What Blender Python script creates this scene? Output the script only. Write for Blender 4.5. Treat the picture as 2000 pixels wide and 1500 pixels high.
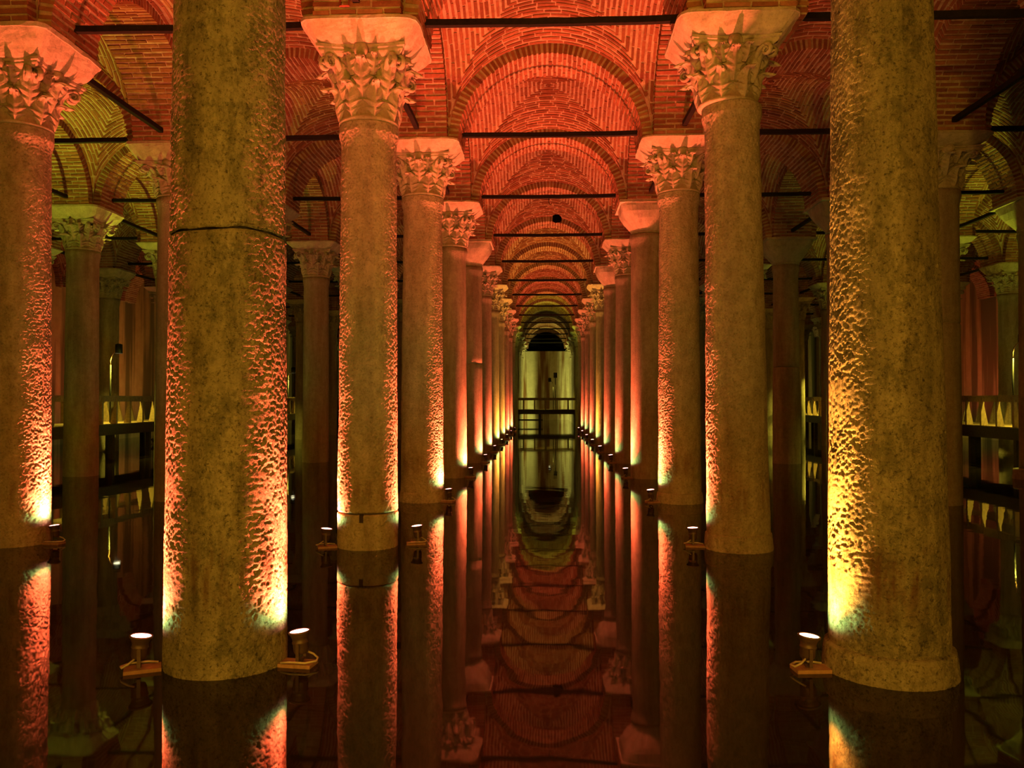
import bpy, math, random
import numpy as np
from mathutils import Matrix, Vector

for _o in list(bpy.data.objects):
    bpy.data.objects.remove(_o, do_unlink=True)
scene = bpy.context.scene
C = scene.collection
R = math.radians
PI = math.pi

# ------------------------------------------------------------------ camera
F_PX = 1620.0
cam_d = bpy.data.cameras.new('camera')
cam_d.sensor_fit = 'HORIZONTAL'
cam_d.sensor_width = 36.0
cam_d.lens = F_PX / 2000.0 * 36.0
cam_d.clip_end = 400
cam = bpy.data.objects.new('camera', cam_d)
C.objects.link(cam)
cam.location = (0, 0, 1.954)
cam.rotation_euler = (R(90 + 1.06), 0, R(2.3))
scene.camera = cam

# ------------------------------------------------------------------ world / exposure
w = bpy.data.worlds.new('world')
scene.world = w
w.use_nodes = True
w.node_tree.nodes['Background'].inputs[0].default_value = (0.010, 0.006, 0.003, 1)
w.node_tree.nodes['Background'].inputs[1].default_value = 1.0
vs = scene.view_settings
vs.view_transform = 'Standard'
vs.look = 'None'
vs.gamma = 1.0
vs.use_curve_mapping = False
vs.exposure = 0.75

# light levels (W) and colours of the lamps, plus an added tint light
RED = (1.0, 0.125, 0.05)
AMBER = (1.0, 0.36, 0.05)
GREEN = (0.62, 0.72, 0.03)  # colour of the assumed green floodlights
GREEN_TINT = (0.50, 1.0, 0.30)  # added green-white light at the column feet
ASSUMED_WALK = (1.0, 0.53, 0.035)  # colour of the assumed lamps behind the viewer
P_RED, P_TINT, P_GREEN, P_ASSUMED_WALK = 720.0, 20.0, 600.0, 860.0

# ------------------------------------------------------------------ layout of the place
SX, SY = 4.927, 4.9
XL, XR = -2.374, 2.553
def row_y(n): return SY * (n + 0.254)
XS = {-4: -16.5, -3: -11.9, -2: -7.19, -1: XL, 1: XR, 2: 7.38, 3: 12.07, 4: 16.8}
XLIST = [XS[k] for k in (-4, -3, -2, -1, 1, 2, 3, 4)]
X_WALL_L, X_WALL_R = -21.4, 21.7
ROW_FIRST, ROW_LAST = -3, 16
Z_SPRING = 6.80
IMP = 0.74          # half width of the impost top
AW = 0.55           # half width of an arch
RISE = 1.63
RING = 0.17

rng = random.Random(7)
nrng = np.random.default_rng(11)
ORD = ['zeroth', 'first', 'second', 'third', 'fourth', 'fifth', 'sixth', 'seventh', 'eighth', 'ninth', 'tenth',
       'eleventh', 'twelfth', 'thirteenth', 'fourteenth', 'fifteenth', 'sixteenth', 'seventeenth', 'eighteenth']

# ------------------------------------------------------------------ helpers
def new_mesh(name, V, Fc, mat=None, smooth=False):
    me = bpy.data.meshes.new(name)
    if isinstance(V, np.ndarray): V = V.tolist()
    if isinstance(Fc, np.ndarray): Fc = Fc.tolist()
    me.from_pydata(V, [], Fc)
    if smooth:
        me.polygons.foreach_set('use_smooth', [True] * len(me.polygons))
    me.update()
    if mat: me.materials.append(mat)
    return me

def link(name, data, parent=None, loc=(0, 0, 0), rot=(0, 0, 0), scale=None, mw=None):
    o = bpy.data.objects.new(name, data)
    C.objects.link(o)
    if parent is not None: o.parent = parent
    if mw is not None:
        o.matrix_basis = mw
    else:
        o.location = loc
        o.rotation_euler = rot
        if scale: o.scale = scale
    return o

def tag(o, label=None, cat=None, group=None, kind=None):
    if label: o['label'] = label
    if cat: o['category'] = cat
    if group: o['group'] = group
    if kind: o['kind'] = kind
    return o

class MB:
    """collects simple shapes into one mesh"""
    def __init__(s): s.v = []; s.f = []
    def add(s, V, Fc):
        n = len(s.v)
        s.v += [tuple(p) for p in V]
        s.f += [tuple(i + n for i in f) for f in Fc]
    def box(s, x0, x1, y0, y1, z0, z1):
        V = [(x, y, z) for z in (z0, z1) for y in (y0, y1) for x in (x0, x1)]
        s.add(V, [(0, 2, 3, 1), (4, 5, 7, 6), (0, 1, 5, 4), (2, 6, 7, 3), (0, 4, 6, 2), (1, 3, 7, 5)])
        return s
    def bar(s, a, b, wx, wz=None):
        a = Vector(a); b = Vector(b); wz = wz or wx
        d = (b - a).normalized()
        up = Vector((0, 0, 1)) if abs(d.z) < 0.95 else Vector((0, 1, 0))
        sx = d.cross(up).normalized() * wx / 2
        sz = sx.cross(d).normalized() * wz / 2
        V = [p + i * sx + j * sz for p in (a, b) for i, j in ((-1, -1), (1, -1), (1, 1), (-1, 1))]
        s.add(V, [(0, 1, 2, 3)[::-1], (4, 5, 6, 7), (0, 1, 5, 4), (1, 2, 6, 5), (2, 3, 7, 6), (3, 0, 4, 7)])
        return s
    def tube(s, pts, r, n=10, cap=True):
        pts = [Vector(p) for p in pts]
        rs = r if isinstance(r, (list, tuple)) else [r] * len(pts)
        V = []; Fc = []
        for i, p in enumerate(pts):
            d = (pts[min(i + 1, len(pts) - 1)] - pts[max(i - 1, 0)]).normalized()
            up = Vector((0, 0, 1)) if abs(d.z) < 0.9 else Vector((0, 1, 0))
            e1 = d.cross(up).normalized(); e2 = e1.cross(d)
            for k in range(n):
                a = 2 * PI * k / n
                V.append(p + rs[i] * (math.cos(a) * e1 + math.sin(a) * e2))
        for i in range(len(pts) - 1):
            for k in range(n):
                Fc.append((i * n + k, i * n + (k + 1) % n, (i + 1) * n + (k + 1) % n, (i + 1) * n + k))
        if cap:
            Fc.append(tuple(range(n))[::-1]); Fc.append(tuple((len(pts) - 1) * n + k for k in range(n)))
        s.add(V, Fc); return s
    def lathe(s, prof, n=24, cap=True):
        V = []; Fc = []
        for r, z in prof:
            for k in range(n):
                a = 2 * PI * k / n
                V.append((r * math.cos(a), r * math.sin(a), z))
        for i in range(len(prof) - 1):
            for k in range(n):
                Fc.append((i * n + k, i * n + (k + 1) % n, (i + 1) * n + (k + 1) % n, (i + 1) * n + k))
        if cap:
            Fc.append(tuple(range(n))[::-1]); Fc.append(tuple((len(prof) - 1) * n + k for k in range(n)))
        s.add(V, Fc); return s
    def mesh(s, name, mat, smooth=False): return new_mesh(name, s.v, s.f, mat, smooth)
    def build(s, name, mat, parent=None, smooth=False, **k): return link(name, s.mesh(name, mat, smooth), parent, **k)

def _hash(ix, iy, iz, seed):
    h = (ix.astype(np.int64) * 374761393 + iy.astype(np.int64) * 668265263 + iz.astype(np.int64) * 2147483647 + seed * 974711) & 0xFFFFFFFF
    h = ((h ^ (h >> 13)) * 1274126177) & 0xFFFFFFFF
    h = h ^ (h >> 16)
    return (h & 0xFFFFFF) / float(0xFFFFFF)

def vnoise(P, scale, seed=0):
    """3d value noise, 0..1"""
    Q = P * scale
    i = np.floor(Q).astype(np.int64); f = Q - i; f = f * f * (3 - 2 * f)
    r = 0
    for dx in (0, 1):
        for dy in (0, 1):
            for dz in (0, 1):
                wgt = (f[:, 0] if dx else 1 - f[:, 0]) * (f[:, 1] if dy else 1 - f[:, 1]) * (f[:, 2] if dz else 1 - f[:, 2])
                r = r + wgt * _hash(i[:, 0] + dx, i[:, 1] + dy, i[:, 2] + dz, seed)
    return r

# ------------------------------------------------------------------ materials
def mat_new(name):
    m = bpy.data.materials.new(name); m.use_nodes = True
    nt = m.node_tree; b = nt.nodes['Principled BSDF']
    return m, nt, b
def N(nt, typ, **k):
    n = nt.nodes.new(typ)
    for a, v in k.items():
        if a.startswith('_'): setattr(n, a[1:], v)
        else:
            n.inputs[a.replace('__', ' ')].default_value = v
    return n
def ramp(nt, src, stops):
    r = nt.nodes.new('ShaderNodeValToRGB')
    e = r.color_ramp.elements
    while len(e) < len(stops): e.new(0.5)
    for i, (p, c) in enumerate(stops):
        e[i].position = p; e[i].color = (*c, 1) if len(c) == 3 else c
    nt.links.new(src, r.inputs['Fac']); return r
def coords(nt, scale=(1, 1, 1), kind='Object', offset_random=False):
    tc = nt.nodes.new('ShaderNodeTexCoord')
    mp = nt.nodes.new('ShaderNodeMapping'); mp.inputs['Scale'].default_value = scale
    nt.links.new(tc.outputs[kind], mp.inputs['Vector'])
    if offset_random:
        oi = nt.nodes.new('ShaderNodeObjectInfo')
        mu = nt.nodes.new('ShaderNodeVectorMath'); mu.operation = 'SCALE'
        mu.inputs[0].default_value = (17, 31, 23)
        nt.links.new(oi.outputs['Random'], mu.inputs['Scale'])
        nt.links.new(mu.outputs[0], mp.inputs['Location'])
    return mp.outputs[0]
def mixc(nt, fac, a, b, mode='MIX'):
    m = nt.nodes.new('ShaderNodeMix'); m.data_type = 'RGBA'; m.blend_type = mode
    if isinstance(fac, (int, float)): m.inputs[0].default_value = fac
    else: nt.links.new(fac, m.inputs[0])
    for k, s in ((6, a), (7, b)):
        if isinstance(s, tuple): m.inputs[k].default_value = (*s, 1)
        else: nt.links.new(s, m.inputs[k])
    return m.outputs[2]
def noise(nt, vec, scale, detail=5, rough=0.6):
    n = nt.nodes.new('ShaderNodeTexNoise')
    n.inputs['Scale'].default_value = scale; n.inputs['Detail'].default_value = detail
    n.inputs['Roughness'].default_value = rough
    nt.links.new(vec, n.inputs['Vector']); return n.outputs['Fac']
def bump(nt, h, strength, dist, normal=None):
    b = nt.nodes.new('ShaderNodeBump')
    b.inputs['Strength'].default_value = strength; b.inputs['Distance'].default_value = dist
    nt.links.new(h, b.inputs['Height'])
    if normal: nt.links.new(normal, b.inputs['Normal'])
    return b.outputs[0]

def make_stone(name, light, dark, pit, pit_amt=0.45, bump_s=0.7, bscale=22, blotch=0.0, tide=0.0):
    m, nt, b = mat_new(name)
    v = coords(nt, offset_random=True)
    vst = coords(nt, (1.6, 1.6, 0.22), offset_random=True)
    big = noise(nt, vst, 2.2, 6, 0.65)
    base = ramp(nt, big, [(0.32, dark), (0.62, light)])
    mid = noise(nt, v, 9, 6, 0.7)
    c2 = mixc(nt, 0.55, base.outputs[0], ramp(nt, mid, [(0.3, (0.45, 0.43, 0.40)), (0.7, (1, 1, 1))]).outputs[0], 'MULTIPLY')
    fine = noise(nt, v, 38, 4, 0.75)
    pits = ramp(nt, fine, [(0.34, pit), (0.47, (1, 1, 1))])
    c3 = mixc(nt, pit_amt, c2, pits.outputs[0], 'MULTIPLY')
    blot = noise(nt, coords(nt, (1, 1, .55), offset_random=True), 7, 8, 0.8)
    c3 = mixc(nt, blotch, c3, ramp(nt, blot, [(0.42, (.34, .36, .28)), (0.52, (1, 1, 1))]).outputs[0], 'MULTIPLY')
    if tide:                                           # rusty tide mark left by higher water
        sp = nt.nodes.new('ShaderNodeSeparateXYZ'); nt.links.new(coords(nt), sp.inputs[0])
        band = ramp(nt, N(nt, 'ShaderNodeMapRange').outputs[0], [(0, (0, 0, 0)), (.42, (1, 1, 1)), (.58, (1, 1, 1)), (1, (0, 0, 0))])
        mr = band.inputs['Fac'].links[0].from_node
        nt.links.new(sp.outputs['Z'], mr.inputs['Value'])
        mr.inputs['From Min'].default_value = .40; mr.inputs['From Max'].default_value = 1.05
        streak = ramp(nt, noise(nt, coords(nt, (5, 5, .8), offset_random=True), 2.0, 4, .6), [(.46, (0, 0, 0)), (.62, (1, 1, 1))])
        mk = mixc(nt, 1.0, band.outputs[0], streak.outputs[0], 'MULTIPLY')
        mk2 = mixc(nt, 1.0, mk, (tide, tide, tide), 'MULTIPLY')
        c3 = mixc(nt, mk2, c3, (0.17, 0.07, 0.035))
    nt.links.new(c3, b.inputs['Base Color'])
    b.inputs['Roughness'].default_value = 0.85
    b.inputs['Specular IOR Level'].default_value = 0.25
    h1 = noise(nt, v, bscale, 6, 0.7)
    n1 = bump(nt, h1, bump_s, 0.035)
    n2 = bump(nt, fine, bump_s * 0.6, 0.012, n1)
    nt.links.new(n2, b.inputs['Normal'])
    return m
M_STONE = make_stone('weathered_marble', (0.60, 0.50, 0.38), (0.26, 0.22, 0.15), (0.16, 0.14, 0.10), 0.85, 1.0, 60, .65, .8)
M_STONE_MID = make_stone('scoured_marble', (0.62, 0.52, 0.40), (0.42, 0.34, 0.24), (0.22, 0.19, 0.14), 0.6, 0.55, 45, .3, .5)
M_STONE_FAR = make_stone('smooth_marble', (0.52, 0.45, 0.34), (0.30, 0.24, 0.17), (0.3, 0.25, 0.2), 0.4, 0.75, 40)
M_CARVED = make_stone('carved_marble', (0.62, 0.54, 0.42), (0.42, 0.35, 0.25), (0.3, 0.25, 0.18), 0.4, 0.35)
M_IMPOST = make_stone('impost_stone', (0.66, 0.57, 0.44), (0.48, 0.40, 0.29), (0.3, 0.25, 0.2), 0.35, 0.4)

def make_brick():
    m, nt, b = mat_new('old_red_brick')
    geo = nt.nodes.new('ShaderNodeNewGeometry'); oi = nt.nodes.new('ShaderNodeObjectInfo')
    ad = N(nt, 'ShaderNodeMath', _operation='ADD'); fr = N(nt, 'ShaderNodeMath', _operation='FRACT')
    nt.links.new(geo.outputs['Random Per Island'], ad.inputs[0]); nt.links.new(oi.outputs['Random'], ad.inputs[1])
    nt.links.new(ad.outputs[0], fr.inputs[0])
    c = ramp(nt, fr.outputs[0], [(0.0, (0.25, 0.095, 0.05)), (0.5, (0.33, 0.13, 0.07)), (0.85, (0.40, 0.17, 0.095)), (1.0, (0.46, 0.23, 0.13))])
    tc = nt.nodes.new('ShaderNodeNewGeometry')
    n = noise(nt, tc.outputs['Position'], 13, 4, 0.7)
    c2 = mixc(nt, 0.6, c.outputs[0], ramp(nt, n, [(0.3, (0.5, 0.48, 0.45)), (0.7, (1.1, 1.1, 1.1))]).outputs[0], 'MULTIPLY')
    nt.links.new(c2, b.inputs['Base Color']); b.inputs['Roughness'].default_value = 0.9
    b.inputs['Specular IOR Level'].default_value = 0.15
    nt.links.new(bump(nt, n, 0.6, 0.03), b.inputs['Normal'])
    return m
M_BRICK = make_brick()
def make_mortar():
    m, nt, b = mat_new('lime_mortar')
    tc = nt.nodes.new('ShaderNodeNewGeometry')
    n = noise(nt, tc.outputs['Position'], 6, 6, 0.7)
    c = ramp(nt, n, [(0.3, (0.36, 0.25, 0.16)), (0.7, (0.66, 0.52, 0.38))])
    nt.links.new(c.outputs[0], b.inputs['Base Color']); b.inputs['Roughness'].default_value = 0.95
    b.inputs['Specular IOR Level'].default_value = 0.1
    n2 = noise(nt, tc.outputs['Position'], 30, 4, 0.7)
    nt.links.new(bump(nt, n2, 0.6, 0.03), b.inputs['Normal'])
    return m
M_MORTAR = make_mortar()

def plain(name, col, rough=0.7, metal=0.0, spec=0.3, bump_scale=None, bump_s=0.2):
    m, nt, b = mat_new(name)
    v = coords(nt)
    n = noise(nt, v, 14, 4, 0.6)
    c = ramp(nt, n, [(0.3, tuple(x * 0.7 for x in col)), (0.7, tuple(min(1, x * 1.2) for x in col))])
    nt.links.new(c.outputs[0], b.inputs['Base Color'])
    b.inputs['Roughness'].default_value = rough; b.inputs['Metallic'].default_value = metal
    b.inputs['Specular IOR Level'].default_value = spec
    if bump_scale:
        nt.links.new(bump(nt, noise(nt, v, bump_scale, 4, 0.6), bump_s, 0.02), b.inputs['Normal'])
    return m
M_IRON = plain('dark_iron', (0.018, 0.013, 0.011), 0.8, 0.0, 0.15, 30, 0.4)
M_LAMP = plain('lamp_housing', (0.09, 0.05, 0.04), 0.45, 0.3, 0.4)
M_PLATE = plain('rusty_plate', (0.30, 0.16, 0.10), 0.8, 0.0, 0.2, 25, 0.4)
M_CABLE = plain('pale_cable', (0.42, 0.34, 0.26), 0.6)
M_WOOD = plain('walkway_timber', (0.26, 0.17, 0.09), 0.75, 0.0, 0.2, 18, 0.3)
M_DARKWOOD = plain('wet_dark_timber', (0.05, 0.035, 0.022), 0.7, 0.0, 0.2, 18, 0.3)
M_BLACK = plain('black_lamp_metal', (0.012, 0.011, 0.010), 0.5, 0.0, 0.3)
M_DEEP_BLACK = plain('deep_black', (0.004, 0.003, 0.003), 1.0, 0.0, 0.0)  # even near-black, for the vent disc and the end wall's top
M_RUST = plain('red_iron', (0.25, 0.05, 0.03), 0.7)

def emit(name, col, s):
    m, nt, b = mat_new(name)
    b.inputs['Base Color'].default_value = (0.8, 0.8, 0.8, 1)
    b.inputs['Emission Color'].default_value = (*col, 1); b.inputs['Emission Strength'].default_value = s
    return m
M_LENS_RED = emit('red_lit_lens', (1.0, 0.33, 0.28), 14)
M_LENS_AMBER = emit('amber_lit_lens', (1.0, 0.55, 0.22), 14)
M_LENS_GREEN = emit('green_lit_lens', (0.8, 1.0, 0.3), 6)
M_LENS_WALK = emit('walkway_lit_lens', (1.0, 0.92, 0.5), 9)

def make_water():
    m, nt, b = mat_new('still_dark_water')
    b.inputs['Base Color'].default_value = (0.018, 0.012, 0.007, 1)
    b.inputs['Roughness'].default_value = 0.028
    b.inputs['IOR'].default_value = 1.28
    b.inputs['Specular IOR Level'].default_value = 0.5
    v = coords(nt, (1, 1, 1))
    n = noise(nt, v, 1.3, 2, 0.5)
    nt.links.new(bump(nt, n, 0.05, 0.04), b.inputs['Normal'])
    return m
M_WATER = make_water()

def make_wall(name, light, dark, stain):
    m, nt, b = mat_new(name)
    v = coords(nt, (1, 1, 1)); vs_ = coords(nt, (0.55, 0.55, 0.035))
    n = noise(nt, v, 2.5, 6, 0.65)
    st = noise(nt, vs_, 1.6, 4, 0.6)
    c = ramp(nt, n, [(0.3, dark), (0.7, light)])
    s = ramp(nt, st, [(0.47, (0, 0, 0)), (0.56, (1, 1, 1))])
    c2 = mixc(nt, s.outputs[0], c.outputs[0], stain)
    nt.links.new(c2, b.inputs['Base Color']); b.inputs['Roughness'].default_value = 0.9
    b.inputs['Specular IOR Level'].default_value = 0.1
    nt.links.new(bump(nt, noise(nt, v, 14, 5, 0.7), 0.5, 0.03), b.inputs['Normal'])
    return m
M_PLASTER = make_wall('stained_plaster', (0.62, 0.55, 0.40), (0.48, 0.42, 0.30), (0.20, 0.095, 0.04))
M_SIDEWALL = make_wall('streaked_plaster', (0.58, 0.40, 0.22), (0.46, 0.30, 0.16), (0.17, 0.13, 0.07))

# ------------------------------------------------------------------ setting: water, walls
Y0, Y1 = row_y(ROW_FIRST), row_y(ROW_LAST)
tag(link('floor', new_mesh('floor', [(X_WALL_L, Y0, 0), (X_WALL_R, Y0, 0), (X_WALL_R, Y1, 0), (X_WALL_L, Y1, 0)], [(0, 1, 2, 3)], M_WATER)),
    'still dark water that mirrors the columns and the vaults', kind='structure')
def wall(name, x0, x1, y0, y1, mat, label, zt=9.4):
    tag(MB().box(x0, x1, y0, y1, -0.5, zt).build(name, mat), label, kind='structure')
wall('wall_left', X_WALL_L - 0.6, X_WALL_L + 0.35, Y0, Y1, M_SIDEWALL, 'rust streaked plaster wall on the left side')
wall('wall_right', X_WALL_R - 0.35, X_WALL_R + 0.6, Y0, Y1, M_SIDEWALL, 'rust streaked plaster wall on the right side')
wall('wall_far', X_WALL_L, X_WALL_R, Y1 - 0.4, Y1 + 0.6, M_PLASTER, 'pale plaster end wall with brown water stains', zt=6.55)
MB().box(X_WALL_L, X_WALL_R, Y1 + .2, Y1 + .6, 6.55, 9.6).build('wall_far_lunette', M_DEEP_BLACK)['kind'] = 'structure'
wall('wall_back', X_WALL_L, X_WALL_R, Y0 - 0.6, Y0 + 0.4, M_SIDEWALL, 'plaster wall behind the viewer')

# ------------------------------------------------------------------ brickwork
def cube_variant(i):
    r = np.random.default_rng(100 + i)
    V = np.array([(x, y, z) for z in (-.5, .5) for y in (-.5, .5) for x in (-.5, .5)], float)
    V += r.uniform(-1, 1, V.shape) * np.array([0.018, 0.10, 0.03])
    Fc = np.array([(0, 2, 3, 1), (4, 5, 7, 6), (0, 1, 5, 4), (2, 6, 7, 3), (0, 4, 6, 2), (1, 3, 7, 5)])
    return V, Fc
CUBES = [cube_variant(i) for i in range(6)]
BRICK_MESHES = [new_mesh('brick', V, Fc, M_BRICK) for V, Fc in CUBES]

def frames_mesh(name, FR, mat):
    """one mesh of all bricks; FR: list of 4x4 arrays mapping the unit cube"""
    if not len(FR): return None
    Vs = []; Fs = []
    for i, T in enumerate(FR):
        V, Fc = CUBES[i % 6]
        Vs.append(V @ T[:3, :3].T + T[:3, 3]); Fs.append(Fc + 8 * i)
    return new_mesh(name, np.concatenate(Vs), np.concatenate(Fs), mat)

def frame(c, ex, ey, ez, dx, dy, dz):
    T = np.eye(4)
    T[:3, 0] = np.array(ex) * dx; T[:3, 1] = np.array(ey) * dy; T[:3, 2] = np.array(ez) * dz; T[:3, 3] = c
    return T

def ell_table(a, H, n=400):
    th = np.linspace(-PI / 2, PI / 2, n)
    x = a * np.sin(th); z = H * np.cos(th)
    s = np.concatenate([[0], np.cumsum(np.hypot(np.diff(x), np.diff(z)))])
    return th, s

def arch_parts(a, H, hw, pitch=0.095, thick=0.056, seed=0):
    """arch spanning along x, width along y, springing at z=0: (mortar mesh data, brick frames)"""
    r = random.Random(seed)
    th, s = ell_table(a, H)
    L = s[-1]; n = int(L / pitch)
    FR = []
    for k in range(n):
        t = float(np.interp((k + 0.5) * L / n, s, th))
        p = np.array([a * math.sin(t), 0, H * math.cos(t)])
        tg = np.array([a * math.cos(t), 0, -H * math.sin(t)]); tg /= np.linalg.norm(tg)
        nr = np.array([-tg[2], 0, tg[0]])
        if np.dot(nr, (p[0], 0, p[2] + 0.3)) < 0: nr = -nr
        cuts = [-hw - 0.012, -hw / 3, hw / 3, hw + 0.012] if k % 2 else [-hw - 0.012, -hw * 0.62, 0, hw * 0.62, hw + 0.012]
        for i in range(len(cuts) - 1):
            y0 = cuts[i] + (0.011 if i else 0); y1 = cuts[i + 1] - (0.011 if i < len(cuts) - 2 else 0)
            dep = RING + 0.03
            out = 0.010 + r.uniform(0, 0.014)
            c = p + nr * (dep / 2 - out) + np.array([0, (y0 + y1) / 2, 0]) + tg * r.uniform(-.006, .006)
            FR.append(frame(c, (0, 1, 0), tg, nr, y1 - y0, thick * r.uniform(.82, 1.15), dep))
    # mortar body
    m = 40; V = []; Fc = []
    for i in range(m + 1):
        t = -PI / 2 + PI * i / m
        x, z = a * math.sin(t), H * math.cos(t)
        xo, zo = (a + RING + .06) * math.sin(t), (H + RING + .06) * math.cos(t)
        V += [(xo, -hw, zo), (x, -hw, z), (x, hw, z), (xo, hw, zo)]
    for i in range(m):
        for j in range(3):
            Fc.append((4 * i + j, 4 * i + j + 1, 4 * i + j + 5, 4 * i + j + 4))
        Fc.append((4 * i + 3, 4 * i, 4 * i + 4, 4 * i + 7))
    return (V, Fc), FR

DOME = 0.36
def vault_parts(a, b, H, pitch=0.095, thick=0.055, seed=0):
    """groin vault over |x|<a, |y|<b, springing z=0, crown H; courses follow the arch beside them"""
    r = random.Random(seed)
    FR = []
    for axis in (0, 1):
        A, B = (a, b) if axis == 0 else (b, a)          # arc along A, courses stacked along B
        n = int(B / pitch)
        for sgn in (-1, 1):
            for k in range(n):
                t = 1 - (k + 0.5) / n
                thm = math.asin(min(t, 0.999))
                ths = np.linspace(-thm, thm, 60)
                x = A * np.sin(ths); z = H * np.cos(ths)
                s = np.concatenate([[0], np.cumsum(np.hypot(np.diff(x), np.diff(z)))])
                Ltot = s[-1]
                q = -r.uniform(0.0, 0.34)
                while q < Ltot:
                    ln = r.uniform(0.27, 0.38)
                    q0, q1 = max(q, 0.0), min(q + ln, Ltot)
                    q += ln + 0.022
                    if q1 - q0 < 0.05: continue
                    t0, t1 = (float(np.interp(u, s, ths)) for u in (q0, q1))
                    p0 = np.array([A * math.sin(t0), H * math.cos(t0)]); p1 = np.array([A * math.sin(t1), H * math.cos(t1)])
                    d = p1 - p0; ln2 = np.linalg.norm(d); d /= ln2
                    nz = np.array([-d[1], d[0]])
                    mid = (p0 + p1) / 2
                    tm = (t0 + t1) / 2; true = np.array([A * math.sin(tm), H * math.cos(tm)])
                    c2 = mid * 0.35 + true * 0.65 - nz * 0.002 + nz * 0.03 - nz * r.uniform(.008, .022)
                    yy = sgn * (B * t + r.uniform(-.006, .006))
                    th_ = thick * r.uniform(.8, 1.15)
                    zz = c2[1] + DOME * (1 - t * t)
                    sl = -2 * DOME * t / B * sgn
                    ex = np.array([d[0], 0, d[1]]); ey = np.array([0, 1, sl]); ey -= ex * ey.dot(ex); ey /= np.linalg.norm(ey)
                    ez = np.cross(ex, ey); ez = ez if ez[2] > 0 else -ez
                    sw = (lambda q: q) if axis == 0 else (lambda q: (q[1], q[0], q[2]))
                    FR.append(frame(sw((c2[0], yy, zz)), sw(ex), sw(ey), sw(ez), ln2, th_, 0.06))
    V = []; Fc = []; m = 16; q = 28
    for axis in (0, 1):
        A, B = (a, b) if axis == 0 else (b, a)
        for sgn in (-1, 1):
            base = len(V)
            for i in range(m + 1):
                t = i / m
                for j in range(q + 1):
                    th = -PI / 2 + PI * j / q
                    u = math.sin(th) * t
                    x = A * u; z = H * math.sqrt(max(0, 1 - u * u)) + DOME * (1 - t * t); y = sgn * B * t
                    V.append((x, y, z) if axis == 0 else (y, x, z))
            for i in range(m):
                for j in range(q):
                    k0 = base + i * (q + 1) + j
                    Fc.append((k0, k0 + 1, k0 + q + 2, k0 + q + 1))
    return (V, Fc), FR

A_T, A_L = SX / 2 - IMP, SY / 2 - IMP
(tV, tF), T_FR = arch_parts(A_T, RISE, AW, seed=1)
(lV, lF), L_FR = arch_parts(A_L, RISE, AW, seed=2)
(vV, vF), V_FR = vault_parts(SX / 2 - AW, SY / 2 - AW, RISE + RING, seed=3)
ME_T, ME_TB = new_mesh('arch_mortar', tV, tF, M_MORTAR), frames_mesh('arch_bricks', T_FR, M_BRICK)
ME_L, ME_LB = new_mesh('arch_mortar', lV, lF, M_MORTAR), frames_mesh('arch_bricks', L_FR, M_BRICK)
ME_V, ME_VB = new_mesh('vault_mortar', vV, vF, M_MORTAR), frames_mesh('vault_bricks', V_FR, M_BRICK)

def individual(parent, FR):
    for i, T in enumerate(FR):
        o = bpy.data.objects.new('brick', BRICK_MESHES[i % 6])
        C.objects.link(o); o.parent = parent
        o.matrix_basis = Matrix(T.tolist())

def brick_set(parent, FR, joined, single, keep=None):
    if not single:
        tag(link('brickwork', joined, parent), kind='stuff')
        return
    if keep is not None:
        order = sorted(range(len(FR)), key=keep)
        one = [FR[i] for i in order[:290]]; rest = [FR[i] for i in order[290:]]
        individual(parent, one)
        if rest: tag(link('brickwork', frames_mesh('brickwork', rest, M_BRICK), parent), kind='stuff')
    else:
        individual(parent, FR)

XALL = [X_WALL_L] + XLIST + [X_WALL_R]
NAVE = 4                                             # bay index of the central channel
for bi in range(len(XALL) - 1):
    xc = (XALL[bi] + XALL[bi + 1]) / 2; wb = XALL[bi + 1] - XALL[bi]
    ka, kv = (wb - 2 * IMP) / (SX - 2 * IMP), (wb - 2 * AW) / (SX - 2 * AW)
    for n in range(ROW_FIRST, ROW_LAST + 1):
        y = row_y(n)
        o = link('ceiling_arch', ME_T, loc=(xc, y, Z_SPRING), scale=(ka, 1, 1)); tag(o, kind='structure')
        brick_set(o, T_FR, ME_TB, (bi == NAVE and n in (2, 3, 4, 5)) or (bi == NAVE - 1 and n in (3,)) or (bi == NAVE + 1 and n in (3,)))
        if n == ROW_LAST: continue
        v = link('ceiling_vault', ME_V, loc=(xc, y + SY / 2, Z_SPRING), scale=(kv, 1, 1)); tag(v, kind='structure')
        brick_set(v, V_FR, ME_VB, (bi == NAVE and n in (2, 3)) or (bi == NAVE - 1 and n == 3),
                  keep=lambda i: -V_FR[i][1, 3])
for k, x in enumerate(XALL):
    for n in range(ROW_FIRST, ROW_LAST):
        o = link('ceiling_arch', ME_L, loc=(x, row_y(n) + SY / 2, Z_SPRING), rot=(0, 0, PI / 2)); tag(o, kind='structure')
        brick_set(o, L_FR, ME_LB, (k in (4, 5) and n in (1, 2, 3)) or (k == 3 and n in (2,)))

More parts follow.
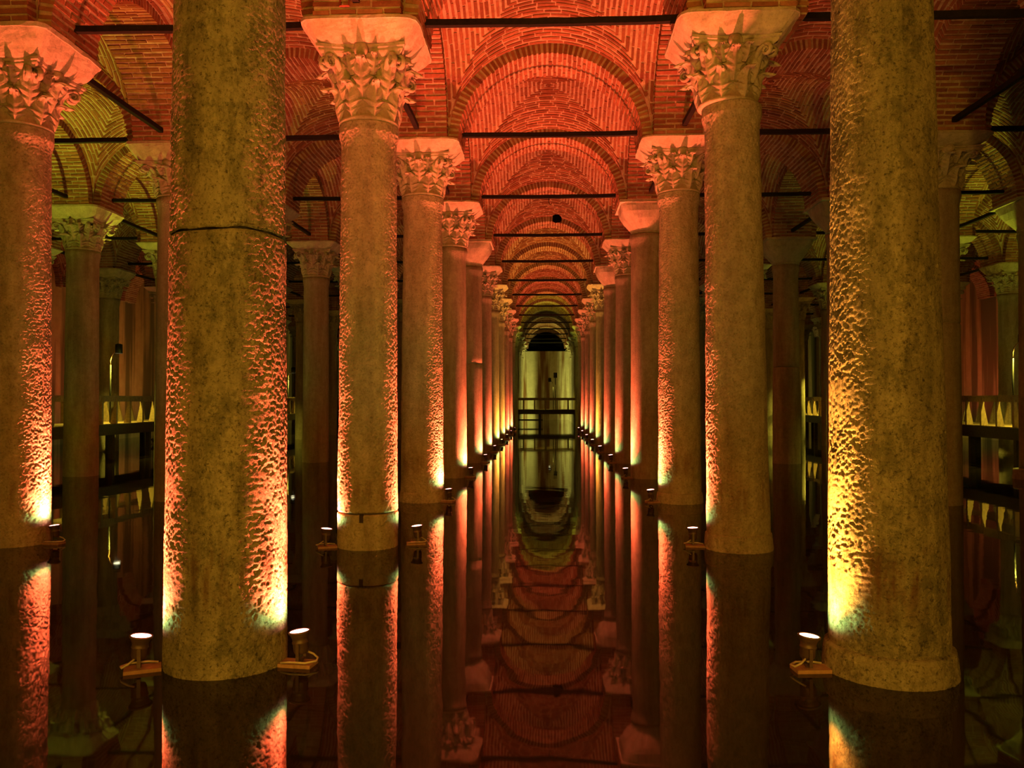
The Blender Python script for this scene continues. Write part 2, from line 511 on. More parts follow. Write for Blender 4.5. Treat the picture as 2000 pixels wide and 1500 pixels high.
# ------------------------------------------------------------------ columns
def shaft_mesh(name, prof, nseg, nz, disp=0.0, seed=0, mat=None, cap=True, wavy=0.0, wavy_lo=0.0):
    """prof: list of (z, r); rough lathe with real relief"""
    zs = np.linspace(prof[0][0], prof[-1][0], nz)
    zs = np.unique(np.concatenate([zs, [p[0] for p in prof]]))
    rs = np.interp(zs, [p[0] for p in prof], [p[1] for p in prof])
    a = np.arange(nseg) * 2 * PI / nseg
    ca, sa = np.cos(a), np.sin(a)
    P = np.stack([np.outer(rs, ca), np.outer(rs, sa), np.repeat(zs[:, None], nseg, 1)], -1).reshape(-1, 3)
    if disp > 0:
        d = disp * (1.2 * (vnoise(P, 2.3, seed) - .5) + 0.35 * (vnoise(P, 9, seed + 1) - .5))
        patch = np.clip((vnoise(P, 3.1, seed + 5) - .30) * 3.2, 0, 1)
        f1 = vnoise(P, 44, seed + 2); f2 = vnoise(P, 88, seed + 3)
        pit = np.clip(0.53 - (0.6 * f1 + 0.4 * f2), 0, 1)
        d = d - disp * 4.6 * pit * ((0.3 + 0.7 * patch) if nseg > 300 else (0.62 + 0.38 * patch))
        nrm = np.stack([np.tile(ca, len(zs)), np.tile(sa, len(zs)), np.zeros(len(P))], -1)
        P = P + nrm * d[:, None]
    if wavy > 0:
        top = P[:, 2] > prof[-1][0] - 0.02
        ang = np.arctan2(P[:, 1], P[:, 0])
        P[top, 2] += wavy * (np.sin(ang[top] * 2 + seed) + .5 * np.sin(ang[top] * 5))
    if wavy_lo > 0:
        low = P[:, 2] < prof[0][0] + 0.03
        ang = np.arctan2(P[:, 1], P[:, 0])
        P[low, 2] += wavy_lo * (np.sin(ang[low] * 2 + seed) + .5 * np.sin(ang[low] * 5) + .5 * np.sin(ang[low] * 11))
    n = len(zs)
    i = np.arange(n - 1)[:, None] * nseg; k = np.arange(nseg)[None, :]; k2 = (k + 1) % nseg
    Fq = np.stack([i + k, i + k2, i + nseg + k2, i + nseg + k], -1).reshape(-1, 4)
    me = bpy.data.meshes.new(name)
    nv, nf = len(P), len(Fq)
    Fl = Fq.reshape(-1)
    me.vertices.add(nv); me.vertices.foreach_set('co', P.reshape(-1))
    extra = 2 if cap else 0
    loops = np.concatenate([Fl] + ([np.arange(nseg)[::-1], (n - 1) * nseg + np.arange(nseg)] if cap else []))
    me.loops.add(len(loops)); me.loops.foreach_set('vertex_index', loops.astype(np.int32))
    me.polygons.add(nf + extra)
    starts = list(range(0, nf * 4, 4)) + ([nf * 4, nf * 4 + nseg] if cap else [])
    me.polygons.foreach_set('loop_start', starts)
    me.polygons.foreach_set('use_smooth', [True] * nf + [False] * extra)
    me.update(calc_edges=True); me.validate()
    me.materials.append(mat or M_STONE)
    return me

# ---- carved capital pieces
def leaf_mesh(name, h, wid, curl, nu=17, nv=40, lobes=4):
    """acanthus leaf: stands on z=0, leans outward (+x), deep toothed lobes, ribs, curled tip, real thickness"""
    def P(u, v, back):
        au = abs(u)
        x = 0.02 + 0.05 * v + 0.025 * math.sin(v * PI)
        z = h * v
        if v > 0.74:                                  # curling tip
            q = (v - 0.74) / 0.26
            ang = q * 2.2
            x = 0.02 + 0.05 * 0.74 + 0.025 * math.sin(.74 * PI) + curl * (1 - math.cos(ang)) * 1.25
            z = h * 0.74 + curl * 1.5 * math.sin(ang)
        wv = wid * (0.62 + 0.48 * math.sin(min(1, v * 1.2) * PI * 0.6)) * (1 - 0.70 * max(0, (v - .66) / .34) ** 1.5)
        ph = v * lobes - au * 0.55                    # lobes sweep up and outward
        f = ph % 1.0
        saw = (f / 0.72 if f < .72 else (1 - f) / .28)
        y = wv * u * (1 - 0.46 * (1 - saw) * au * au)
        rib = 0.026 * math.exp(-(u / 0.13) ** 2)
        fan = 0.017 * (saw - .45) * min(1, au * 2.2)
        fan += 0.007 * math.cos(ph * 6 * PI) * au
        hole = -0.06 * math.exp(-((au - .42) / .13) ** 2) * math.exp(-((f - .02) / .13) ** 2) if v > .12 else 0
        x += -0.075 * au * au + (0 if back else fan + rib + hole)
        if back: x -= 0.026
        z += 0.05 * au * (1 if v < .8 else .3) * h
        return (x, y, z - (0.02 if back and v > .78 else 0))
    V = []; Fc = []
    for bk in (0, 1):
        for j in range(nv):
            for i in range(nu):
                V.append(P(-1 + 2 * i / (nu - 1), j / (nv - 1), bk))
    o = nu * nv
    for j in range(nv - 1):
        for i in range(nu - 1):
            k = j * nu + i
            Fc.append((k, k + 1, k + nu + 1, k + nu)); Fc.append((o + k, o + k + nu, o + k + nu + 1, o + k + 1))
        a, b = j * nu, (j + 1) * nu
        Fc.append((a, b, o + b, o + a)); a += nu - 1; b += nu - 1
        Fc.append((a, o + a, o + b, b))
    for i in range(nu - 1):
        k = (nv - 1) * nu + i
        Fc.append((k, k + 1, o + k + 1, o + k))
    return new_mesh(name, V, Fc, M_CARVED, True)

def volute_mesh():
    """spiral scroll lying in the x-z plane, thickened along y"""
    m = MB(); pts = []; rr = []
    for i in range(36):
        q = i / 35; a = PI * 0.55 - q * 4.2 * PI * 0.75
        r = 0.078 * (1 - q * 0.82)
        pts.append((0.0 + r * math.cos(a), 0, r * math.sin(a))); rr.append(0.026 * (1 - 0.5 * q))
    m.tube(pts, rr, 8)
    m.tube([(-0.30, 0, -0.30), (-0.20, 0, -0.10), (-0.10, 0, 0.04), (-0.02, 0, 0.075)], [0.02, 0.03, 0.03, 0.026], 8)
    V = [(x, y * 1.7, z) for x, y, z in m.v]
    return new_mesh('volute', V, m.f, M_CARVED, True)

def abacus_mesh():
    """concave-sided slab with moulded profile"""
    prof = [(0.50, 0.00), (0.545, 0.03), (0.56, 0.05), (0.56, 0.075), (0.585, 0.085), (0.59, 0.12), (0.55, 0.13)]
    n = 64; V = []; Fc = []
    for r, z in prof:
        for k in range(n):
            s = k * 4 / n; side = int(s); u = (s - side) * 2 - 1
            x, y = r - 0.075 * (1 - u * u), r * u * 0.985
            c, q = math.cos(side * PI / 2), math.sin(side * PI / 2)
            V.append((c * x - q * y, q * x + c * y, z))
    for i in range(len(prof) - 1):
        for k in range(n):
            Fc.append((i * n + k, i * n + (k + 1) % n, (i + 1) * n + (k + 1) % n, (i + 1) * n + k))
    Fc.append(tuple(range(n))[::-1]); Fc.append(tuple((len(prof) - 1) * n + k for k in range(n)))
    return new_mesh('abacus', V, Fc, M_CARVED)

CAP_H = 0.86
ME_LEAF_LOW = leaf_mesh('leaf', 0.32, 0.138, 0.10)
ME_LEAF_MID = leaf_mesh('leaf', 0.39, 0.15, 0.105)
ME_LEAF_TOP = leaf_mesh('leaf', 0.24, 0.11, 0.05, lobes=3)
ME_VOLUTE = volute_mesh()
ME_ABACUS = abacus_mesh()
ME_BELL = MB().lathe([(0.385, 0), (0.405, 0.02), (0.405, 0.05), (0.375, 0.06), (0.38, 0.3), (0.41, 0.5), (0.47, 0.66), (0.52, 0.74), (0.50, 0.76)], 40).mesh('bell', M_CARVED, True)
ME_BOSS = MB().lathe([(0.02, 0.09), (0.07, 0.075), (0.095, 0.04), (0.10, 0.0)][::-1], 14).mesh('boss', M_CARVED, True)

def capital_parts():
    L = [('bell', ME_BELL, Matrix.Identity(4)), ('abacus', ME_ABACUS, Matrix.Translation((0, 0, CAP_H - 0.13)))]
    for k in range(8):
        a = k * PI / 4
        L.append(('leaf', ME_LEAF_LOW, Matrix.Rotation(a + PI / 8, 4, 'Z') @ Matrix.Translation((0.365, 0, 0.045))))
        L.append(('leaf', ME_LEAF_MID, Matrix.Rotation(a, 4, 'Z') @ Matrix.Translation((0.375, 0, 0.27)) @ Matrix.Rotation(R(9), 4, 'Y')))
    for k in range(4):
        a = PI / 4 + k * PI / 2
        for s in (-1, 1):
            L.append(('volute', ME_VOLUTE, Matrix.Rotation(a + s * 0.10, 4, 'Z') @ Matrix.Translation((0.645, 0, 0.655))))
        b = k * PI / 2
        L.append(('boss', ME_BOSS, Matrix.Rotation(b, 4, 'Z') @ Matrix.Translation((0.49, 0, CAP_H - 0.07)) @ Matrix.Rotation(PI / 2, 4, 'Y')))
        for s in (-1, 1):
            L.append(('leaf', ME_LEAF_TOP, Matrix.Rotation(b + s * 0.33, 4, 'Z') @ Matrix.Translation((0.43, 0, 0.52)) @ Matrix.Rotation(R(14), 4, 'Y')))
    return L
CAP_PARTS = capital_parts()
def joined_capital():
    V = []; Fc = []
    for nm, me, T in CAP_PARTS:
        o = len(V)
        V += [tuple(T @ v.co) for v in me.vertices]; Fc += [tuple(i + o for i in p.vertices) for p in me.polygons]
    return new_mesh('capital', V, Fc, M_CARVED, False)
ME_CAP_JOINED = joined_capital()

def loft_square(name, rows, mat, n=48, noise_amt=0.01, seed=0, expo=None):
    """rows: (z, half width, exponent) superellipse sections: 2 = round, large = square"""
    V = []; Fc = []
    for z, h, e in rows:
        for k in range(n):
            a = 2 * PI * (k + .5) / n; c, s = math.cos(a), math.sin(a)
            rr = h / ((abs(c) ** e + abs(s) ** e) ** (1 / e))
            V.append((rr * c, rr * s, z))
    P = np.array(V)
    if noise_amt:
        d = (vnoise(P, 7, seed) - .5) * 2 * noise_amt + (vnoise(P, 18, seed + 1) - .5) * noise_amt
        P[:, :2] *= (1 + d / np.maximum(0.3, np.hypot(P[:, 0], P[:, 1])))[:, None]
        P[:, 2] += (vnoise(P + 9, 6, seed + 2) - .5) * noise_amt * 1.2
    m = len(rows)
    for i in range(m - 1):
        for k in range(n):
            Fc.append((i * n + k, i * n + (k + 1) % n, (i + 1) * n + (k + 1) % n, (i + 1) * n + k))
    Fc.append(tuple(range(n))[::-1]); Fc.append(tuple((m - 1) * n + k for k in range(n)))
    return new_mesh(name, P, Fc, mat, False)
def impost_mesh(h, seed):
    rows = []
    for i in range(9):
        q = i / 8
        rows.append((h * q * 0.82, 0.56 + (0.755 - 0.56) * (q ** 0.8), 9))
    rows += [(h * 0.84, 0.765, 10), (h, 0.765, 10)]
    return loft_square('impost', rows, M_IMPOST, 64, 0.016, seed)
IMP_CACHE = {}
def get_impost(h):
    k = round(h, 2)
    if k not in IMP_CACHE: IMP_CACHE[k] = impost_mesh(k, len(IMP_CACHE) * 7 + 3)
    return IMP_CACHE[k]
ME_CUSHION = loft_square('capital', [(0.0, .375, 2), (0.03, .41, 2), (.05, .41, 2), (.06, .39, 2), (.18, .48, 2.3), (.34, .59, 3), (.5, .665, 4.5), (.62, .69, 7), (.70, .70, 9)], M_CARVED, 48, 0.008, 5)

SHAFT_CACHE = {}
def far_shaft(r0, r1, zt):
    k = (round(r0, 2), round(r1, 2), round(zt, 2))
    if k not in SHAFT_CACHE:
        SHAFT_CACHE[k] = shaft_mesh('shaft', [(-0.5, k[0]), (k[2] - .30, k[1]), (k[2] - .22, k[1] + .01), (k[2] - .1, k[1] + .035), (k[2], k[1] + .03)], 48, 40, 0.004, 5, M_STONE_FAR)
    return SHAFT_CACHE[k]

# zb: capital bottom, zc: capital top; style C carved / P plain cushion
SIDE = {-1: 'left of the central channel', 1: 'right of the central channel', -2: 'second line to the left',
        2: 'second line to the right', -3: 'third line to the left', 3: 'third line to the right',
        -4: 'fourth line to the left', 4: 'fourth line to the right'}
FIRST = {1: 1, 2: 2, 3: 4, 4: 5}                       # first row of each line that the frame shows
def nth(side, n):
    k = n - FIRST[abs(side)] + 1
    return f'{ORD[k]} from the front' if k > 0 else 'just outside the frame'
SPEC = {
    (-1, 1): dict(r0=.446, r1=.398, dx=-.01, zb=5.75, near=2, joint=3.17, seed=3),
    (1, 1): dict(r0=.415, r1=.335, dx=-.07, zb=5.85, near=2, base=(0.0, 0.20, .45), lean=-.045, seed=9),
    (-1, 2): dict(r0=.405, r1=.365, zb=5.60, zc=6.55, near=1, joint=0.47, hole=True, seed=15),
    (1, 2): dict(r0=.41, r1=.355, zb=5.80, zc=6.58, near=1, base=(0.0, 0.22, .43), dx=-.02, lean=-.12, seed=21),
    (-2, 2): dict(r0=.42, r1=.37, zb=5.62, zc=6.44, near=1, lean=0.0, seed=27),
    (-1, 3): dict(r0=.415, r1=.37, zb=5.83, zc=6.60, near=1, base=(0.0, 0.2, .43), seed=31),
    (1, 3): dict(r0=.405, r1=.37, zb=5.86, zc=6.63, near=1, base=(0.0, 0.2, .43), seed=37),
    (-1, 4): dict(r0=.41, r1=.37, zb=5.75, zc=6.60),
    (1, 4): dict(r0=.43, r1=.40, zb=6.05, style='P'),
    (-1, 5): dict(r0=.43, r1=.40, zb=6.05, style='P', joint=3.06),
    (1, 5): dict(r0=.41, r1=.37, zb=5.75, zc=6.6),
    (-1, 6): dict(zb=5.75, zc=6.6), (1, 6): dict(zb=6.05, style='P'),
    (-2, 3): dict(zb=5.85, zc=6.5), (-2, 5): dict(zb=5.75, zc=6.6),
    (2, 3): dict(zb=5.85, zc=6.6, joint=3.37, r0=.42, r1=.40),
    (2, 4): dict(zb=6.05, style='P', r0=.40, r1=.37),
    (2, 5): dict(zb=6.05, style='P', joint=2.94, r0=.42, r1=.37),
    (-3, 4): dict(zb=5.75, zc=6.5, r0=.42, r1=.38),
    (3, 4): dict(zb=6.05, style='P', base=(0.0, .26, .55), r0=.42, r1=.38),
    (-4, 6): dict(zb=5.75, zc=6.5), (4, 6): dict(zb=5.75, zc=6.5),
}
def add_column(side, n):
    s = SPEC.get((side, n), {})
    plain_cap = s.get('style', 'C') == 'P'
    zb = s.get('zb', 5.75); zc = s.get('zc', 6.60)
    r0, r1 = s.get('r0', .415), s.get('r1', .375)
    x, y = XS[side] + s.get('dx', 0), row_y(n) + s.get('dy', 0)
    root = link('column', None, loc=(x, y, 0))
    root.empty_display_size = .2
    kind = 'plain cushion capital' if plain_cap else 'carved leafy capital'
    tag(root, f'marble column with {kind}, {nth(side, n)}, {SIDE[side]}', 'column', 'columns of the flooded hall')
    near = s.get('near', 0); seed = s.get('seed', 1)
    lean = s.get('lean', 0)
    neck = [(zb - .30, r1), (zb - .22, r1 + .008), (zb - .12, r1 + .035), (zb, r1 + .03)]
    joint = s.get('joint')
    base = s.get('base')
    z_low = -0.5
    parts = []
    if base:
        bz0, bz1, br = base
        parts.append(('base', [(-0.5, br + .02), (0.02, br + .012), (bz1 - .06, br), (bz1 - .015, br - .008), (bz1, r0 - .01)]))
        z_low = bz1 - .01
    def rad(z): return r0 + (r1 - r0) * max(0, min(1, z / (zb - .3)))
    if joint:
        parts.append(('shaft', [(z_low, rad(z_low)), (joint - .03, rad(joint)), (joint - .012, rad(joint) - .012)]))
        parts.append(('shaft', [(joint + .004, rad(joint) - .016), (joint + .02, rad(joint) - .002)] + neck))
        if near == 0: parts.append(('joint', [(joint - .04, r1 - .01), (joint + .03, r1 - .01)]))
    else:
        parts.append(('shaft', [(z_low, rad(z_low))] + neck))
    for nm, prof in parts:
        h = prof[-1][0] - prof[0][0]
        wv = .010 if joint and joint > 1 else 0
        if near == 2: me = shaft_mesh(nm, prof, 380, max(6, int(h / .0085)), .0092, seed, M_STONE, wavy=wv if prof[-1][0] < zb - .1 else 0, wavy_lo=wv if prof[0][0] > 1 else 0)
        elif near == 1: me = shaft_mesh(nm, prof, 240, max(6, int(h / .013)), .0115, seed, M_STONE_MID)
        elif nm == 'shaft' and not joint and not base: me = far_shaft(r0, r1, zb)
        else: me = shaft_mesh(nm, prof, 48, max(4, int(h / .15)), .004, seed, M_STONE_FAR)
        o = link(nm, me, root)
        if lean:
            o.matrix_basis = Matrix(((1, 0, lean / zb, 0), (0, 1, 0, 0), (0, 0, 1, 0), (0, 0, 0, 1)))
    if s.get('hole'):
        MB().box(-.025, .025, -r0 - .004, -r0 + .06, .36, .46).build('dowel_hole', M_DARKWOOD, root)  # solid dark block, the shade inside the hole is put into its colour
    if plain_cap:
        link('capital', ME_CUSHION, root, loc=(lean, 0, zb), scale=(1, 1, (Z_SPRING - .04 - zb) / .70))
        MB().box(-.74, .74, -.74, .74, Z_SPRING - .06, Z_SPRING + .004).build('impost', M_IMPOST, root)
    else:
        sc = (zc - zb) / CAP_H
        k = (r1 + .03) / .40
        d = y
        if near or (side, n) in ((-1, 4), (-2, 3), (1, 5)):
            cap = link('capital', ME_BELL, root, loc=(lean, 0, zb), scale=(k, k, sc))
            for nm, me, T in CAP_PARTS[1:]:
                link(nm, me, cap, mw=T)
        else:
            link('capital', ME_CAP_JOINED, root, loc=(lean, 0, zb), scale=(k, k, sc))
        link('impost', get_impost(Z_SPRING - zc + .01), root, loc=(lean * .8, 0, zc - .006))
    return root

COLS = {}
for side in (-1, 1, -2, 2, -3, 3, -4, 4):
    for n in range({1: 1, 2: 2, 3: 3, 4: 4}[abs(side)], 16):
        COLS[(side, n)] = add_column(side, n)
for side in (-2, -1, 1, 2):                            # behind and beside the viewer
    for n in (-2, -1, 0):
        root = link('column', None, loc=(XS[side], row_y(n), 0))
        tag(root, f'marble column standing {["beside", "one bay behind", "two bays behind"][-n]} the viewer, {SIDE[side]}', 'column', 'columns of the flooded hall')
        link('shaft', far_shaft(.415, .375, 5.75), root)
        link('capital', ME_CAP_JOINED, root, loc=(0, 0, 5.75), scale=(1, 1, .99))
        link('impost', get_impost(.21), root, loc=(0, 0, 6.594))

# ------------------------------------------------------------------ tie rods
def rod_mesh(L):
    m = MB(); k = 12
    pts = [(-L / 2 + L * i / k, rng.uniform(-.006, .006), -0.02 * math.sin(PI * i / k) + rng.uniform(-.004, .004)) for i in range(k + 1)]
    for i in range(k): m.bar(pts[i], pts[i + 1], 0.085, 0.085)
    for s in (-1, 1): m.box(s * (L / 2 - .03) - .02, s * (L / 2 - .03) + .02, -.06, .06, -.06, .06)
    return m.mesh('tie_rod', M_IRON)
ME_ROD_T, ME_ROD_L = rod_mesh(SX - 2 * IMP + .16), rod_mesh(SY - 2 * IMP + .16)
BAYN = {4: 'central channel', 3: 'aisle left of the central channel', 5: 'aisle right of the central channel', 2: 'second aisle on the left', 6: 'second aisle on the right', 1: 'third aisle on the left', 7: 'third aisle on the right'}
for bi, nm in BAYN.items():
    for n in range(2, 16):
        o = link('tie_rod', ME_ROD_T, loc=((XALL[bi] + XALL[bi + 1]) / 2, row_y(n), 7.08 if n > 2 else 7.03), scale=((XALL[bi + 1] - XALL[bi] - 2 * IMP + .16) / (SX - 2 * IMP + .16), 1, 1))
        tag(o, f'dark iron tie rod across the {nm}, {ORD[n - 1]} from the front', 'tie rod', 'tie rods under the vaults')
for side in XS:
    for n in range(1, 9):
        o = link('tie_rod', ME_ROD_L, loc=(XS[side], row_y(n) + SY / 2, 7.0), rot=(0, 0, PI / 2))
        tag(o, f'receding tie rod, {ORD[n]} from the front, above the columns {SIDE[side]}', 'tie rod', 'tie rods under the vaults')
hk = MB().tube([(0, 0, 0), (0, 0, -.10), (.02, 0, -.16), (.06, 0, -.17), (.07, 0, -.13)], .008, 6).build('hook', M_IRON, loc=(.09, row_y(4), 7.03))
tag(hk, 'small wire hook hanging from the tie rod over the central channel', 'hook')
st = MB().tube([(-.055, 0, .12), (-.055, 0, 0), (.055, 0, 0), (.055, 0, .12)], .014, 6).build('iron_staple', M_RUST, loc=(-2.52, row_y(2) - .80, 6.90))
tag(st, 'red iron staple on the bricks above the second left column', 'staple')
vh = MB().lathe([(.10, -.02), (.13, 0), (.16, .02), (.16, .30)], 14).build('vent_hole', M_DEEP_BLACK, loc=(.43, row_y(6) - .60, 8.40))  # solid black disc, its colour stands for the shade in the opening
tag(vh, 'black vent hole at the crown of the arch over the channel', 'hole')

# ------------------------------------------------------------------ floodlights standing in the water
def lamp_meshes():
    d = {}
    d['housing'] = MB().lathe([(.030, .075), (.048, .08), (.055, .10), (.056, .15), (.060, .155), (.060, .165), (.056, .17), (.058, .19), (.062, .20), (.072, .225), (.072, .228), (.066, .228), (.062, .222)], 20).mesh('housing', M_LAMP, True)
    d['rim'] = MB().lathe([(.068, .222), (.080, .226), (.082, .238), (.078, .243), (.070, .243), (.068, .236)], 24, False).mesh('rim', M_LAMP, True)
    d['lens'] = [MB().lathe([(.001, .246), (.04, .244), (.070, .238), (.070, .228)][::-1], 20).mesh('lens', mt, True) for mt in (M_LENS_RED, M_LENS_AMBER, M_LENS_GREEN)]
    m = MB()
    for s in (-1, 1): m.box(-.012, .012, s * .066 - .004, s * .066 + .004, .035, .16)
    m.box(-.012, .012, -.07, .07, .028, .038); m.tube([(0, 0, .0), (0, 0, .04)], .016, 8)
    d['yoke'] = m.mesh('yoke', M_LAMP)
    d['plate'] = MB().box(-.15, .10, -.075, .075, -.015, .014).mesh('plate', M_PLATE)
    d['cable'] = MB().tube([(.02, .03, .09), (.07, .06, .06), (.11, .05, .035), (.12, -.01, .03), (.06, -.07, .03), (-.06, -.07, .03), (-.13, -.065, .02)], .008, 6).mesh('cable', M_CABLE, True)
    return d
LM = lamp_meshes()
ORDL = {}
def floodlight(side, n, ang, col='red', k=1.0, tilt=6, gap=.15, label=None, tint=1.0, spread=122):
    """stands at angle ang (degrees, 0 = +x) round the foot of a column; head tips towards the column"""
    s = SPEC.get((side, n), {}); r = s.get('r0', .415)
    if 'base' in s: r = s['base'][2]
    a = R(ang); cx, cy = XS[side] + s.get('dx', 0), row_y(n) + s.get('dy', 0)
    root = link('floodlight', None, loc=(cx + (r + gap) * math.cos(a), cy + (r + gap) * math.sin(a), 0.012), rot=(0, 0, a))
    tag(root, label or f'{col} floodlight at the column foot {nth(side, n)}, {SIDE[side]}', 'floodlight', 'floodlights in the water')
    link('plate', LM['plate'], root)
    head = link('housing', LM['housing'], root, mw=Matrix.Translation((0, 0, .10)) @ Matrix.Rotation(R(-tilt), 4, 'Y') @ Matrix.Translation((0, 0, -.10)))
    link('rim', LM['rim'], head)
    link('lens', LM['lens'][{'red': 0, 'amber': 1, 'green': 2}[col]], head)
    link('yoke', LM['yoke'], root); link('cable', LM['cable'], root)
    c, p = {'red': (RED, P_RED), 'amber': (AMBER, P_RED), 'green': (GREEN, P_GREEN)}[col]
    L = bpy.data.lights.new('bulb', 'SPOT'); L.color = c; L.energy = p * k * (1.0 if col == 'green' else .74); L.spot_size = R(92 if col == 'green' else spread); L.spot_blend = .8; L.shadow_soft_size = .06
    link('bulb', L, head, mw=Matrix.Translation((0, 0, .262)) @ Matrix.Rotation(PI, 4, 'X'))
    if col != 'green' and tilt > -20:                  # the lamp's tight main beam, up along the shaft
        L3 = bpy.data.lights.new('bulb', 'SPOT'); L3.color = c; L3.energy = p * k * 2.8; L3.spot_size = R(44); L3.spot_blend = 1.0; L3.shadow_soft_size = .06
        link('bulb', L3, root, mw=Matrix.Translation((0, 0, .262)) @ Matrix.Rotation(R(-2.0), 4, 'Y') @ Matrix.Rotation(PI, 4, 'X'))
    if tint:  # extra green-white spot added to tint the column foot, no separate bulb
        L2 = bpy.data.lights.new('bulb', 'SPOT'); L2.color = GREEN_TINT; L2.energy = P_TINT * tint; L2.spot_size = R(165); L2.spot_blend = .4; L2.shadow_soft_size = .05
        link('bulb', L2, head, mw=Matrix.Translation((0, 0, .262)) @ Matrix.Rotation(PI, 4, 'X'))
    return root

floodlight(-1, 1, 205, label='red floodlight left of the big cracked column in front')
floodlight(-1, 1, -8, label='red floodlight right of the big cracked column in front')
floodlight(1, 1, 185, 'amber', .8, spread=112, label='amber floodlight beside the big front column on the right')
floodlight(-1, 2, 200, label='red floodlight on the aisle side of the second left column')
floodlight(-1, 2, 10, gap=.26, label='red floodlight on the channel side of the second left column')
floodlight(1, 2, 172, tilt=-3, spread=112, label='red floodlight on the channel side of the second right column')
floodlight(-2, 2, -5, label='red floodlight by the column at the left edge')
for n in range(3, 11):
    far = 1.0 if n < 5 else .62
    floodlight(-1, n, -20, 'amber' if n in (7, 8) else 'red', far)
    floodlight(1, n, 196, 'amber' if n == 7 else 'red', far, tilt=-6, spread=108)
# assumed lamps: green by the walkways and far end, red by the side walls
floodlight(-3, 3, 90, 'green', 3.2); floodlight(-3, 4, 90, 'green', 2.6); floodlight(-3, 5, 90, 'green', .8)
floodlight(3, 4, 90, 'green', 1.6); floodlight(3, 6, 90, 'green', .7); floodlight(4, 5, 90, 'green', 1.2)
floodlight(-1, 11, 60, 'green', 1.6); floodlight(1, 11, 120, 'green', 1.6)
floodlight(-4, 8, 180, 'amber', .38, tilt=-30); floodlight(4, 8, 0, 'red', .45, tilt=-30); floodlight(-4, 7, 180, 'red', .38, tilt=-30); floodlight(-2, 4, 180, 'red', .6)

# ------------------------------------------------------------------ walkways
DECK, RAIL_H = 1.17, 0.90
def post_mesh():
    m = MB(); m.box(-.045, .045, -.045, .045, 0, RAIL_H - .05)
    m.add([(-.03, .045, 0), (.03, .045, 0), (.03, .17, 0), (-.03, .17, 0), (-.03, .045, .6), (.03, .045, .6), (.03, .05, .6), (-.03, .05, .6)],
          [(0, 3, 2, 1), (4, 5, 6, 7), (0, 1, 5, 4), (1, 2, 6, 5), (2, 3, 7, 6), (3, 0, 4, 7)])
    return m.mesh('baluster', M_WOOD)
ME_POST = post_mesh()
def walkway(name_label, x0, x1, y0, y1):
    """runs along the longer side; deck, fascia, rails, posts"""
    lx, ly = x1 - x0, y1 - y0
    root = link('walkway', None, loc=((x0 + x1) / 2, (y0 + y1) / 2, 0))
    tag(root, name_label, 'walkway')
    hx, hy = lx / 2, ly / 2
    along_y = ly > lx
    m = MB(); pw = .145; L = ly if along_y else lx
    k = int(L / (pw + .008))
    for i in range(k):
        a = -L / 2 + i * L / k; b = a + L / k - .008
        if along_y: m.box(-hx, hx, a, b, DECK - .04, DECK)
        else: m.box(a, b, -hy, hy, DECK - .04, DECK)
    tag(m.build('deck_planks', M_WOOD, root), kind='stuff')
    for s in (-1, 1):
        e = MB()
        if along_y: e.box(s * hx - .04, s * hx + .04, -hy, hy, DECK - .36, DECK - .02)
        else: e.box(-hx, hx, s * hy - .04, s * hy + .04, DECK - .36, DECK - .02)
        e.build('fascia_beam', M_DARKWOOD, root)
        t = MB()
        if along_y: t.box(s * hx - .06, s * hx + .06, -hy, hy, DECK + RAIL_H - .04, DECK + RAIL_H); t.box(s * hx - .025, s * hx + .025, -hy, hy, DECK + RAIL_H - .19, DECK + RAIL_H - .04)
        else: t.box(-hx, hx, s * hy - .06, s * hy + .06, DECK + RAIL_H - .04, DECK + RAIL_H); t.box(-hx, hx, s * hy - .025, s * hy + .025, DECK + RAIL_H - .19, DECK + RAIL_H - .04)
        t.build('handrail', M_WOOD, root)
        c = int(L / .86)
        for i in range(c + 1):
            q = -L / 2 + L * i / c
            if along_y: link('baluster', ME_POST, root, loc=(s * hx, q, DECK), rot=(0, 0, PI / 2 * s))
            else: link('baluster', ME_POST, root, loc=(q, s * hy, DECK), rot=(0, 0, 0 if s < 0 else PI))
        c2 = int(L / 2.45)
        for i in range(c2 + 1):
            q = -L / 2 + L * i / c2
            q = max(-L / 2 + .1, min(L / 2 - .1, q))
            px, py = (s * (hx - .15), q) if along_y else (q, s * (hy - .15))
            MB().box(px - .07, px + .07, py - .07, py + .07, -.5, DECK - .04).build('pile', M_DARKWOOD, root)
    return root
walkway('timber walkway with handrails running along the left aisle', -15.7, -13.95, 9.0, 63.9)
walkway('timber walkway with handrails running along the right aisle', 13.15, 14.9, 9.0, 63.9)
bridge = walkway('timber footbridge crossing the channel before the end wall', -13.85, 13.05, 64.1, 65.85)

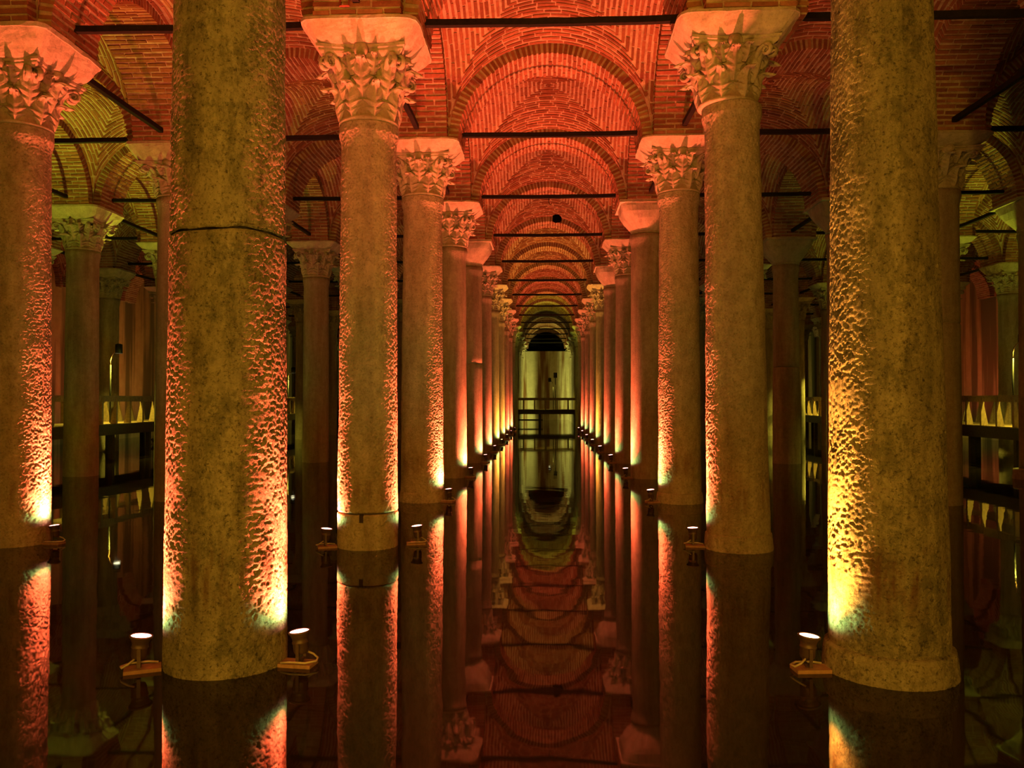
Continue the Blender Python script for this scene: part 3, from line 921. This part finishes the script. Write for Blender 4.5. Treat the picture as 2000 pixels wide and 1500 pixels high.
def walk_lamp(x, y, side, label, k=1.0, h=2.35, arm_mat=None):
    """pole with curved arm and a small downlight"""
    root = link('walkway_lamp', None, loc=(x, y, DECK))
    tag(root, label, 'lamp', 'walkway lamps')
    MB().tube([(0, 0, .002), (0, 0, h - .5)], .028, 8).build('pole', M_BLACK, root, True)
    arm = [(0, 0, h - .5), (.0, 0, h - .35), (side * .05, 0, h - .18), (side * .14, 0, h - .07), (side * .22, 0, h - .03)]
    MB().tube(arm, .016, 8).build('arm', arm_mat or M_PLATE, root, True)
    sh = MB().lathe([(.115, 0), (.12, 0), (.115, .30), (.06, .32), (.0, .32)], 18, False).build('shade', M_BLACK, root, True, loc=(side * .28, 0, h - .12))
    MB().lathe([(.11, .012), (.11, .02), (.001, .022)], 18).build('lens', M_LENS_WALK, sh, True)
    L = bpy.data.lights.new('bulb', 'SPOT'); L.color = (.95, .82, .07); L.energy = 620 * k; L.spot_size = R(150); L.spot_blend = .6; L.shadow_soft_size = .08
    link('bulb', L, sh, loc=(0, 0, -.01))
    return root
walk_lamp(-14.6, 27.3, 1, 'hanging black lamp over the left walkway behind the dim column', h=2.45)
walk_lamp(13.27, 24.1, 1, 'curved arm lamp on the right walkway near the frame edge', h=2.45)
walk_lamp(13.3, 40.5, 1, 'distant lamp on the right walkway, left of a far one')
walk_lamp(14.75, 43.5, -1, 'distant bright lamp on the right walkway beside a red column')
walk_lamp(-14.1, 45.0, 1, 'distant small lamp on the left walkway beyond the dark column')
walk_lamp(-14.4, 36.0, -1, 'lamp on the left walkway hidden mostly by the cracked column')
walk_lamp(13.3, 33.0, 1, 'lamp on the right walkway hidden mostly by the front column')
walk_lamp(.62, 64.25, -1, 'curved arm lamp on the footbridge seen dark against the end wall', h=2.25, k=.15, arm_mat=M_BLACK)
pb = link('pole_box', None, loc=(.78, 64.25, DECK)); tag(pb, 'slender pole with a black box on top on the footbridge', 'pole')
MB().tube([(0, 0, .002), (0, 0, 2.5)], .03, 8).build('pole', M_BLACK, pb, True)
MB().box(-.14, .14, -.12, .12, 2.45, 2.85).build('box', M_BLACK, pb)

# unseen lamps, assumed and added to light the end wall and the column fronts
def assumed_wash_lamp(x, y, z, col, p, label, aim=None, size=150):
    root = link('assumed_globe_lamp', None, loc=(x, y, z)); tag(root, label, 'lamp', 'walkway lamps')
    MB().tube([(0, 0, (DECK + .002 if y < 0 else -.3) - z), (0, 0, -.12)], .03, 8).build('pole', M_BLACK, root, True)
    MB().lathe([(.02, -.14), (.09, -.12), (.10, -.02), (.09, -.02)], 14).build('housing', M_BLACK, root, True)
    MB().lathe([(.085, -.02), (.07, .03), (.03, .06), (.001, .065)], 14).build('globe', M_LENS_WALK, root, True)
    L = bpy.data.lights.new('bulb', 'POINT'); L.color = col; L.energy = p; L.shadow_soft_size = .12
    link('bulb', L, root, loc=(0, 0, .21))
assumed_wash_lamp(-3.5, 73.0, 1.2, (.80, .82, .16), 900, 'assumed globe lamp lighting the end wall, hidden behind the left columns')
assumed_wash_lamp(3.6, 73.0, 1.2, (.80, .82, .16), 900, 'assumed globe lamp lighting the end wall, hidden behind the right columns')
MB().box(-11, .2, -.9, -.8, .30, .42).build('brace', M_DARKWOOD, bridge)
MB().box(-.12, 0, -.9, -.78, -.5, DECK - .1).build('pile', M_DARKWOOD, bridge)
walkway('assumed timber walkway behind the viewer', -14.0, 13.2, -8.2, -6.4)  # unseen walkway, assumed and put in to carry the lamps
for i, (x, q) in enumerate([(-6.2, 1.0), (-1.2, 1.0), (1.6, 1.0), (6.2, .7)]):
    assumed_wash_lamp(x, -7.2, 3.1, ASSUMED_WALK, P_ASSUMED_WALK * q, f'assumed globe lamp on the walkway behind the viewer, {ORD[i + 1]} from the left')  # unseen lamps, assumed and added for the warm light on the column fronts
